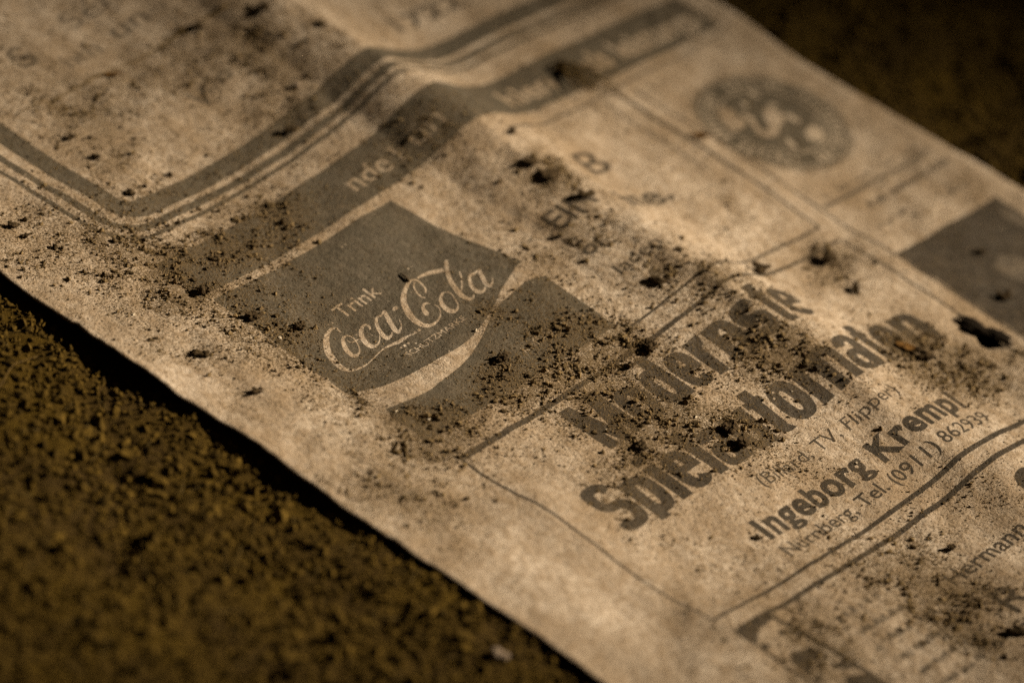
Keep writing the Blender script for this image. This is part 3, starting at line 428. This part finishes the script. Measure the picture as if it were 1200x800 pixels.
# -- the gaming machine advert
GW = dict(M=8.6, o=5.8, d=5.8, e=5.6, r=4.0, n=5.8, s=5.2, t=3.7, S=6.4, p=5.8, i=2.2, l=2.2, a=5.6, u=5.8, m=9.2)
def heavy(body, u0, v0, width, xh=7.2, cap=9.4, sw=2.28, hw=1.6, desc=0.9, gap=0.42):
    """one letter at a time: heavy condensed grotesque lettering, each letter a part"""
    total = sum(GW[c] for c in body)+gap*(len(body)-1); k = width/total; pen = u0
    for c in body:
        w = GW[c]; bm = bmesh.new(); lv = [0.0]
        def quadstrip(A, B):
            z = lv[0]; lv[0] += 0.002
            a = [bm.verts.new((pen+x*k, v0+y, z)) for x, y in A]; q = [bm.verts.new((pen+x*k, v0+y, z)) for x, y in B]
            for i in range(len(A)-1): bm.faces.new((a[i], a[i+1], q[i+1], q[i]))
        def rect_(x0, y0, x1, y1): quadstrip([(x0, y0), (x1, y0)], [(x0, y1), (x1, y1)])
        def arc(cx, cy, rx, ry, a0, a1, s=sw, h=hw, n=20, e=0.80):
            def pt(t, X, Y):
                ct, st = math.cos(t), math.sin(t)
                return (cx+X*math.copysign(abs(ct)**e, ct), cy+Y*math.copysign(abs(st)**e, st))
            T = [math.radians(a0+(a1-a0)*i/n) for i in range(n+1)]
            quadstrip([pt(t, rx, ry) for t in T], [pt(t, rx-s, ry-h) for t in T])
        ry = 2.9
        if c in 'odp':
            arc(w/2, xh/2, w/2, xh/2+.12, 0, 360, n=40)
            if c == 'd': rect_(w-sw, 0, w, cap)
            if c == 'p': rect_(0, -desc, sw, xh)
        elif c == 'e':
            arc(w/2, xh/2, w/2, xh/2+.12, 0, 322, n=36); rect_(sw*.7, xh*.43, w-.05, xh*.43+1.25)
        elif c == 'n':
            rect_(0, 0, sw, xh); arc(w/2, xh-ry, w/2, ry+.1, 0, 165); rect_(w-sw, 0, w, xh-ry)
        elif c == 'u':
            rect_(w-sw, 0, w, xh); arc(w/2, ry, w/2, ry+.1, 180, 345); rect_(0, ry, sw, xh)
        elif c == 'm':
            h2 = (w+sw)/4; rect_(0, 0, sw, xh)
            for x in (0, (w-sw)/2): arc(x+h2, xh-ry, h2, ry+.1, 0, 165, s=sw*.92); rect_(x+2*h2-sw*.92, 0, x+2*h2, xh-ry)
        elif c == 'r':
            rect_(0, 0, sw, xh); arc(w*.72, xh-ry, w*.72, ry+.1, 72, 165, h=1.9)
        elif c in 'il':
            rect_(0, 0, sw, xh if c == 'i' else cap)
            if c == 'i': rect_(0, xh+.65, sw, cap)
        elif c == 't':
            x = .75; rect_(x, 1.3, x+sw, xh+1.7); rect_(0, xh-1.3, w, xh); arc(x+sw/2+.9, 1.6, sw/2+.9, 1.7, 180, 285, s=sw, h=1.5)
        elif c == 'a':
            rect_(w-sw, 0, w, xh-2.2); arc(w/2, xh-2.2, w/2, 2.35, 0, 172, h=1.45); arc(w*.44, 2.2, w*.44, 2.3, 0, 360, s=1.9, h=1.25, n=30)
        elif c in 'sS':
            H = xh if c == 's' else cap; q = H/4+hw/4+.06
            arc(w/2, H-q+.1, w/2, q, 18, 270, n=26); arc(w/2, q-.1, w/2, q, 90, -162, n=26)
        elif c == 'M':
            rect_(0, 0, sw, cap); rect_(w-sw, 0, w, cap)
            quadstrip([(sw*.1, cap), (w/2-.9, 0)], [(sw*1.15, cap), (w/2+.9, 0)]); quadstrip([(w-sw*1.15, cap), (w/2-.9, 0)], [(w-sw*.1, cap), (w/2+.9, 0)])
        lay('headline_letter', bm, 0, M_INK)
        pen += (w+gap)*k
heavy('Modernste', -8.8, -24.4, 46.6)
heavy('Spielautomaten', -21.4, -37.2, 73.4)
lay('lettering', text_bm('(Billard, TV, Flipper)', 2.2, -42.4, 30.6, 2.15, 0.0), 0, M_INK)
lay('lettering', text_bm('Ingeborg Krempl', -5.3, -49.3, 45.2, 3.9, 0.034, 3.0, desc=0.6, space=1.1), 0, M_INK)
lay('lettering', text_bm('Nürnberg, Tel. (0911) 862939', -6.0, -53.2, 46.6, 2.3, 0.008), 0, M_INK)
# -- the next advert below
lay('lettering', text_bm('Hermann', 7.4, -71.0, 17.0, 2.8, 0.012), 0, M_INK)
lay('lettering', text_bm('Ro', 8.4, -80.0, 9.4, 5.0, 0.012), 0, M_INK)
lay('lettering', text_bm('G', 30.3, -67.6, 5.0, 4.6, 0.05), 0, M_INK)
# -- small box: words half lost on the fold
lay('lettering', text_bm('B', 37.4, 16.0, 5.0, 5.0, 0.0), 0, M_INK)
lay('lettering', text_bm('EIN', 20.8, 9.4, 8.6, 3.8, 0.018), 0, M_INK)
lay('lettering', text_bm('ine.', 33.2, 6.2, 11.0, 4.6, 0.02), 0, M_INK)
lay('lettering', text_bm('or', 19.2, 2.9, 4.6, 2.6, 0.024), 0, M_INK)
lay('lettering', text_bm('laden', 19.8, -2.6, 8.6, 2.1, 0.010), 0, M_INK)
lay('lettering', text_bm('e', 22.4, -6.3, 1.9, 2.4, 0.03), 0, M_INK)
# -- upper advert, pale lettering
lay('lettering', text_bm('1722', 42.3, 57.0, 15.5, 3.2, 0.016), 0, M_INK)
lay('lettering', text_bm('Ser', 2.2, 85.6, 10.0, 3.6, 0.0), 0, M_FAINT)
lay('lettering', text_bm('un', 6.0, 79.9, 6.6, 3.4, 0.016), 0, M_FAINT)
lay('lettering', text_bm('S', -9.5, 83.5, 3.2, 4.6, 0.0), 0, M_FAINT)
lay('lettering', text_bm('hm', -4.0, 79.6, 6.6, 3.2, 0.0), 0, M_FAINT)
lay('lettering', text_bm('o', 9.0, 62.6, 2.6, 3.0, 0.01), 0, M_FAINT)
lay('lettering', text_bm('V', 3.0, 61.0, 3.6, 3.4, 0.02), 0, M_FAINT)
# -- round emblem
EC = (74.3, 10.6); ER = 12.3
disc = ring_pts(*EC, ER-0.55, 72)[:-1]
emblem = lay('round_emblem', poly_bm([disc]), 0, M_PANEL)
lay('emblem_rim', band_path(ring_pts(*EC, ER-0.1, 72), 0.3), 0, M_PANEL, emblem)
lay('emblem_circle', band_path(ring_pts(*EC, ER-1.25, 72), 0.22), 1, M_HALF, emblem)
lay('emblem_circle', band_path(ring_pts(*EC, ER-4.1, 72), 0.28), 1, M_HALF, emblem)
rr = random.Random(3); bm = bmesh.new()
for i in range(44):           # illegible ring of lettering
    if i in (3, 11, 12, 22, 30, 31): continue
    a = 2*math.pi*i/44; r0 = ER-3.5; w = rr.uniform(0.3, 0.75)
    ca, sa = math.cos(a), math.sin(a); h0 = rr.uniform(0, .5); h1 = rr.uniform(1.5, 2.1)
    q = [(r0+h0, -w/2), (r0+h1, -w/2), (r0+h1, w/2), (r0+h0, w/2)]
    poly_bm([[(EC[0]+x*ca-y*sa, EC[1]+x*sa+y*ca) for x, y in q]], bm)
lay('emblem_ring_marks', bm, 1.3, M_HALF, emblem)
for i, P in enumerate(SEALL): lay('emblem_figure', poly_bm([P]), 1.6+0.2*(i % 3), M_PAPER if i < 2 else M_HALF, emblem)
# -- lines of small print under the emblem, dark picture block at the right edge
def scribble(u0, u1, v, h, seed, mat=M_FAINT, dens=0.7):
    r = random.Random(seed); bm = bmesh.new(); u = u0
    while u < u1:
        w = r.uniform(0.25, 0.9); hh_ = h*r.uniform(0.5, 1.0)
        if r.random() < dens:
            b = v+r.uniform(-.1, .1)*h
            poly_bm([[(u, b), (u+w, b+r.uniform(-.1, .1)), (u+w+r.uniform(-.1, .1), b+hh_), (u+r.uniform(-.1, .1), b+hh_*r.uniform(.8, 1))]], bm)
        u += w+r.uniform(0.05, 0.3)
    return lay('small_print', bm, 0, mat)
lay('picture_rule', poly_bm([rect(63.0, -7.6, 91.5, -6.9)]), 0, M_FAINT)
scribble(64, 90, -5.9, 0.8, 5); scribble(70, 90, -11.2, 1.5, 6, M_INK, 0.8); scribble(74, 86, -8.7, 0.5, 8)
scribble(66, 72, -15.2, 0.8, 7); scribble(82, 90, -16.5, 1.0, 9)
blk = lay('picture_block', poly_bm([rough_edge([(62.9, -20.6), (88.2, -20.9), (88.0, -45.0), (63.2, -45.0)], 0.12, 1.5, 4)]), 0, M_INK)
lay('picture_light', poly_bm([rough_edge([(74.0, -30.5), (77, -29.6), (79.5, -31.5), (80.5, -35), (78, -38), (75, -36.5), (73.4, -33)], 0.25, 1, 2)]), 1, M_FAINT, blk)
lay('picture_light', poly_bm([rough_edge([(85, -23.5), (87.6, -23), (87.6, -32), (85.8, -30)], 0.25, 1, 3)]), 1, M_FAINT, blk)
# -- patterned block and lines of small print in the lowest advert
cb = lay('ornament_block', poly_bm([CORNER[0]]), 0, M_INK)
for P in CORNER[1:]: lay('ornament', poly_bm([P]), 0.5, M_INK, cb)
lay('ornament_rule', band_path([(-19.8, -59.4), (-18.4, -66), (-17.6, -75), (-17.4, -90)], 0.8), 0.8, M_INK, cb)
lay('ornament_rule', band_path([(-26.6, -59.6), (-25.6, -68), (-24.8, -76), (-24.4, -90)], 0.35), 0.8, M_INK, cb)
for i, (a, b, v) in enumerate(((-12.5, -3.5, -66.2), (-12.0, 0.0, -69.6), (-13.0, 0.5, -72.6), (-12.5, 4.0, -75.8), (-12.5, 6.5, -79.0), (-12.5, 9, -82.3))):
    scribble(a, b, v, 1.3, 40+i, M_FAINT, 0.75)

# ------------------------------------------------------------------ ground
def ground_z(u, v):
    u = np.asarray(u, float); v = np.asarray(v, float)
    base = -1.75-0.013*np.clip(v, -90, 90)
    t = np.clip((u-60)/34, 0, 1); base = base+(2.6)*t*t*(3-2*t)
    n = 1.9*(vnoise(u/13+70, v/13+70, 51)-.5)+0.75*(vnoise(u/5.5+70, v/5.5+70, 52)-.5)
    m = vnoise(u/2.4+70, v/2.4+70, 53); n = n+0.66*(m-.5)
    n = n+0.26*(vnoise(u/1.1+70, v/1.1+70, 54)-.5)
    p = vnoise(u/4.1+20, v/4.1+20, 55); n = n-1.2*np.clip(p-.80, 0, 1)*3
    z = base+n
    inn = (u > U0-1) & (u < U1+1) & (v > V0) & (v < V1)
    cap = hh(np.clip(u, U0, U1), np.clip(v, V0, V1))-0.45
    return np.where(inn, np.minimum(z, cap), z)
def axis(lo, hi, fine, step):
    out = [-900.0, -500, -320, -220]
    segs = sorted(fine); a = lo
    for s, e in segs:
        out += list(np.arange(a, s, 4.0)); out += list(np.arange(s, e, step)); a = e
    out += list(np.arange(a, hi, 4.0)); out += [220.0, 320, 500, 900]
    return np.array(sorted(set(round(float(x), 3) for x in out)))
gu = axis(-160, 190, [(-128, -42), (88, 160)], 0.45); gv = axis(-150, 140, [(-105, 85)], 0.45)
_A, _B = np.meshgrid(gu, gv, indexing='ij'); gz = ground_z(_A, _B)
nu, nv = len(gu), len(gv); idx = np.arange(nu*nv).reshape(nu, nv)
fc = np.stack([idx[:-1, :-1], idx[1:, :-1], idx[1:, 1:], idx[:-1, 1:]], -1).reshape(-1, 4)
me = bpy.data.meshes.new('ground')
me.from_pydata((np.stack([_A.ravel(), _B.ravel(), gz.ravel()], 1)*MM).tolist(), [], fc.tolist())
me.polygons.foreach_set('use_smooth', [True]*len(me.polygons)); me.materials.append(M_GROUND)
ground = link(bpy.data.objects.new('ground', me)); ground['kind'] = 'structure'

# ------------------------------------------------------------------ loose soil
def ico(sub=1):
    bm = bmesh.new(); bmesh.ops.create_icosphere(bm, subdivisions=sub, radius=1.0)
    v = np.array([x.co[:] for x in bm.verts]); f = np.array([[q.index for q in x.verts] for x in bm.faces]); bm.free(); return v, f
ICO1 = ico(1); ICO2 = ico(2); ICO3 = ico(3)
OCT = (np.array([(1, 0, 0), (-1, 0, 0), (0, 1, 0), (0, -1, 0), (0, 0, 1), (0, 0, -1)], float), np.array([(0, 2, 4), (2, 1, 4), (1, 3, 4), (3, 0, 4), (2, 0, 5), (1, 2, 5), (3, 1, 5), (0, 3, 5)]))
def grains(name, pts, rad, mat, seed, tone, shape=ICO1):
    """many irregular crumbs in one mesh; pts in mm"""
    rs = np.random.RandomState(seed); v0, f0 = shape; n = len(pts); k = len(v0)
    d = v0[None]*(1+0.35*rs.randn(n, k, 1).clip(-1.4, 1.4))
    sc = rs.uniform(0.6, 1.35, (n, 1, 3)); a = rs.rand(n)*6.283; ca, sa = np.cos(a)[:, None], np.sin(a)[:, None]
    d = d*sc*rad[:, None, None]
    x = d[..., 0]*ca-d[..., 1]*sa; y = d[..., 0]*sa+d[..., 1]*ca
    co = np.stack([x, y, d[..., 2]], -1)+pts[:, None, :]
    F = (f0[None]+(np.arange(n)*k)[:, None, None]).reshape(-1, 3)
    me = bpy.data.meshes.new(name); me.from_pydata((co.reshape(-1, 3)*MM).tolist(), [], F.tolist())
    at = me.color_attributes.new('tone', 'FLOAT_COLOR', 'POINT')
    tc = np.repeat(tone, k, axis=0); at.data.foreach_set('color', np.concatenate([tc, np.ones((n*k, 1))], 1).astype(np.float32).ravel())
    me.materials.append(mat)
    o = link(bpy.data.objects.new(name, me)); o['kind'] = 'stuff'; return o
rs = np.random.RandomState(8)
N = 330000
u = rs.uniform(-47, 92, N); v = rs.uniform(-92, 100, N); s = soil_at(u, v)
cl = vnoise(u/1.7+30, v/1.7+30, 61)          # crumbs gather in little drifts
keep = rs.rand(N) < np.clip((s-0.08), 0, 1)**1.4*0.62*np.clip(cl*2.4-.6, 0.05, 1.6)
keep &= ~((u > 54) & (u < 61.5) & (v > -44.5) & (v < -35))
u, v, s = u[keep], v[keep], s[keep]; n = len(u)
rad = np.exp(rs.normal(math.log(0.098), 0.5, n))*(0.75+0.5*s); rad = rad.clip(0.05, 0.38)
tone = np.ones((n, 3))*rs.uniform(0.22, 0.95, (n, 1)); w = rs.rand(n) < 0.010; tone[w] = (2.2, 2.7, 4.2); rad[w] *= 0.7
o = grains('soil_crumbs', np.stack([u, v, surf(u, v)+rad*0.35], 1), rad, M_CRUMB, 9, tone)
o['label'] = 'fine brown soil crumbs strewn over the printed page'; o['category'] = 'soil'
N = 900000
u = rs.uniform(-47, 92, N); v = rs.uniform(-92, 100, N); s = soil_at(u, v); cl = vnoise(u/2.3+90, v/2.3+90, 63)
keep = rs.rand(N) < (np.clip(s-0.03, 0, 1)**1.1*0.46+0.022)*np.clip(cl*2.0-.35, 0.1, 1.4)
keep &= ~((u > 54) & (u < 61.5) & (v > -44.5) & (v < -35))
u, v = u[keep], v[keep]; n = len(u); rad = np.exp(rs.normal(math.log(0.058), 0.3, n)).clip(0.03, 0.13)
tone = np.ones((n, 3))*rs.uniform(0.4, 1.4, (n, 1))
o = grains('sand_dust', np.stack([u, v, surf(u, v)+rad*0.5], 1), rad, M_CRUMB, 12, tone, OCT)
o['label'] = 'sandy dust thinly covering the printed page'; o['category'] = 'soil'
N = 26000
u = np.concatenate([rs.uniform(-125, -48.5, N), rs.uniform(93.5, 150, N//2)]); v = rs.uniform(-100, 80, len(u))
rad = np.exp(rs.normal(math.log(0.25), 0.5, len(u))).clip(0.08, 0.9)
tone = np.ones((len(u), 3))*rs.uniform(0.5, 1.3, (len(u), 1))
o = grains('ground_crumbs', np.stack([u, v, ground_z(u, v)+rad*0.3], 1), rad, M_MOSS, 10, tone)
o['label'] = 'olive brown crumbs of moss and soil covering the ground'; o['category'] = 'soil'

# ------------------------------------------------------------------ single lumps, stones, stalks
def lump_mesh(name, size, seed, n=5, flat=0.7, sub=2, rough=0.28):
    rs = np.random.RandomState(seed); v0, f0 = (ICO2 if sub == 2 else ICO3); V, F = [], []; k = 0
    for i in range(n):
        c = rs.uniform(-1, 1, 3)*np.array(size)*(0.8 if i else 0); c[2] = abs(c[2])*0.55
        r = np.array(size)*(rs.uniform(0.2, 0.5) if i else 0.62)
        d = v0*(1+rough*(vnoise(v0[:, 0]*2.3+seed*3.7+i+40, v0[:, 1]*2.3+v0[:, 2]*1.7+40, seed)-.5)[:, None]*2)
        d = d*(1+0.07*rs.randn(len(v0), 1))
        V.append(d*r*np.array((1, 1, flat))+c); F.append(f0+k); k += len(v0)
    V = np.concatenate(V); V[:, 2] -= V[:, 2].min()+0.12*size[2]
    me = bpy.data.meshes.new(name); me.from_pydata((V*MM).tolist(), [], np.concatenate(F).tolist()); return me
def lump(name, u, v, size, label, cat, mat, seed, n=5, rot=0.0, on='page', flat=0.7, rough=0.28, smooth=False):
    me = lump_mesh(name, size, seed, n, flat, 2, rough); me.materials.append(mat)
    if smooth: me.polygons.foreach_set('use_smooth', [True]*len(me.polygons))
    o = link(bpy.data.objects.new(name, me)); z = float(surf(u, v)) if on == 'page' else float(ground_z(u, v))
    o.location = (u*MM, v*MM, z*MM); o.rotation_euler = (0, 0, rot)
    return thing(o, label, cat)
CL = 'soil clod'
for i, (u, v, sx, sy, sz, rot, label) in enumerate(CLODS):
    lump('soil_clod', u, v, (sx*0.92, sy*1.05, sz*1.1), label, CL, M_CLOD, 100+i, 11, rot, flat=0.9, rough=0.4)
M_HOLE_DARK = soil_mat('hole_dark_lump', ((0.006, 0.0045, 0.003), (0.022, 0.015, 0.008)), False)  # near-black colour stands in for the dark inside the hole; lump is added
lump('soil_clod', 58.1, -39.8, (3.4, 1.5, 0.9), 'added black soil lump standing in for the dark inside the torn hole beside the dark picture block', CL, M_HOLE_DARK, 177, 16, -1.25, flat=0.9, rough=0.4)
lump('pebble', 15.9, 54.8, (0.85, 0.7, 0.8), 'small pale pebble with a black shadow beside the thick grey frame rule', 'pebble', M_STONE, 301, 1, 0.3, rough=0.12, smooth=True)
lump('pebble', -55.0, -42.2, (1.9, 1.5, 1.6), 'pale pebble on the dark ground below the page edge', 'pebble', M_STONE, 302, 2, 0.4, 'ground', rough=0.15, smooth=True)

def strand(pts, r0, r1, seg=6, close=True):
    P = [Vector(p) for p in pts]; V, F = [], []
    for i, p in enumerate(P):
        d = (P[min(i+1, len(P)-1)]-P[max(i-1, 0)]).normalized(); a = d.cross(Vector((0, 0, 1)))
        a = a.normalized() if a.length > 1e-5 else Vector((1, 0, 0)); b = d.cross(a); r = r0+(r1-r0)*i/(len(P)-1)
        for k in range(seg):
            t = 6.2832*k/seg; V.append(p+a*r*math.cos(t)+b*r*math.sin(t))
    for i in range(len(P)-1):
        for k in range(seg): F.append((i*seg+k, i*seg+(k+1) % seg, (i+1)*seg+(k+1) % seg, (i+1)*seg+k))
    F.append(tuple(range(seg))[::-1]); F.append(tuple((len(P)-1)*seg+k for k in range(seg)))
    return V, F
def strand_obj(name, lists, mat, parent=None):
    V, F = [], []
    for L in lists:
        v, f = strand(*L); k = len(V); V += v; F += [tuple(i+k for i in q) for q in f]
    me = bpy.data.meshes.new(name); me.from_pydata([tuple(x*MM for x in p) for p in V], [], F)
    me.polygons.foreach_set('use_smooth', [True]*len(me.polygons)); me.materials.append(mat)
    return link(bpy.data.objects.new(name, me), parent)
def on_page(pts, lift=0.1): return [(a, b, float(surf(a, b))+lift) for a, b in pts]
r = random.Random(5)
# thin rootlet across the upper advert
pts = []
for i in range(34):
    t = i/33; uu = -19+39.5*t; vv = 76.4-0.6*t-2.6*t*t+0.25*math.sin(t*17)
    pts.append((uu, vv))
thing(strand_obj('rootlet', [(on_page(pts, 0.10), 0.07, 0.16)], M_STRAW), 'long thin rootlet lying across the pale lettering of the upper advert', 'rootlet')
# dry tuft on the heading band
tuft = bpy.data.objects.new('dry_plant_tuft', None); link(tuft); thing(tuft, 'tangled dry plant tuft on the heading band beside the word als', 'plant debris')
for i in range(11):
    a = r.uniform(-.7, .8); L = r.uniform(3, 7.2); x0 = 55.2+r.uniform(-1, 1.5); y0 = 37.6+r.uniform(-1.5, .8); c = r.uniform(-.25, .25); p = []
    for k in range(9):
        t = k/8; x = x0+L*t*math.sin(a)+c*L*t*t*1.4+r.uniform(-.08, .08); y = y0-L*t*math.cos(a)*1.15; p.append((x, y, float(surf(x, y))+0.2+1.3*math.sin(3.1*t)*r.uniform(.5, 1)))
    strand_obj('stalk', [(p, r.uniform(.16, .3), 0.07)], M_STRAW, tuft)
# short twig on the panel by the script
p = [(-3.0, 18.2, float(surf(-3.0, 18.2))+0.16), (-3.2, 17.3, float(surf(-3.2, 17.3))+0.25), (-3.6, 16.2, float(surf(-3.6, 16.2))+0.2)]
thing(strand_obj('twig_fragment', [(p, 0.09, 0.18)], M_CLOD), 'short black twig fragment on the grey panel above the large script capital', 'twig')
# rust-coloured leaf scrap, curled
def leaf(name, u, v, L, Wd, rot, label, mat, lift, seed):
    rr = random.Random(seed); bm = bmesh.new(); n, m = 9, 5; g = []
    for i in range(n):
        row = []
        for j in range(m):
            t = i/(n-1); s = (j/(m-1)-.5)*2; w = Wd*math.sin(math.pi*(0.08+0.84*t))**0.7*(1+rr.uniform(-.2, .2))
            x = (t-.5)*L; y = s*w/2; z = lift*(t*t+0.5*s*s)+rr.uniform(0, .12)
            X = u+x*math.cos(rot)-y*math.sin(rot); Y = v+x*math.sin(rot)+y*math.cos(rot)
            row.append(bm.verts.new(((X-u)*MM, (Y-v)*MM, (float(surf(X, Y))-float(surf(u, v))+0.12+z)*MM)))
        g.append(row)
    for i in range(n-1):
        for j in range(m-1): bm.faces.new((g[i][j], g[i+1][j], g[i+1][j+1], g[i][j+1]))
    me = bpy.data.meshes.new(name); bm.to_mesh(me); bm.free(); me.materials.append(mat)
    o = link(bpy.data.objects.new(name, me)); o.location = (u*MM, v*MM, float(surf(u, v))*MM)
    sdf = o.modifiers.new('thickness', 'SOLIDIFY'); sdf.thickness = 0.00012
    return thing(o, label, 'leaf')
leaf('leaf_fragment', 43.8, -36.0, 3.4, 1.8, -1.1, 'rust brown leaf scrap among soil at the end of Spielautomaten', M_RUST, 0.5, 1)
leaf('leaf_fragment', 60.4, 14.0, 2.6, 1.2, -0.9, 'small orange leaf scrap touching the round emblem', M_RUST, 0.4, 2)
leaf('leaf_fragment', -0.8, 74.6, 2.6, 0.8, -0.7, 'little ochre plant scrap lying on the thin rootlet', M_RUST, 0.4, 3)
# fine root lying on the soil at the left
p = [(a, b, float(ground_z(a, b))+0.35) for a, b in [(-74+i*0.9, 33+i*0.22+0.5*math.sin(i*.5)) for i in range(22)]]
thing(strand_obj('rootlet', [(p, 0.09, 0.06)], M_STRAW), 'thin pale rootlet on the dark ground left of the page edge', 'rootlet')

# loose fibres and bits of root felted into the soil
r = random.Random(77); lists = []
for i in range(420):
    if r.random() < 0.7: u, v = r.uniform(-115, -50), r.uniform(-80, 70)
    else: u, v = r.uniform(94, 140), r.uniform(-40, 60)
    a = r.uniform(0, 6.28); L = r.uniform(1.2, 5.0); c = r.uniform(-.6, .6); p = []
    for k in range(6):
        t = k/5; x = u+L*t*math.cos(a+c*t); y = v+L*t*math.sin(a+c*t)
        if -49.5 < x < 94: x = -49.5 if x < 0 else 94
        p.append((x, y, float(ground_z(x, y))+0.12+0.5*math.sin(3.14*t)*r.random()))
    q = [p[0]]+[z for z in p[1:]]
    lists.append((q, r.uniform(.05, .13), 0.03, 4))
o = strand_obj('plant_fibres', lists, M_FIBRE); o['kind'] = 'stuff'; o['label'] = 'short dry fibres felted into the dark soil'; o['category'] = 'plant debris'
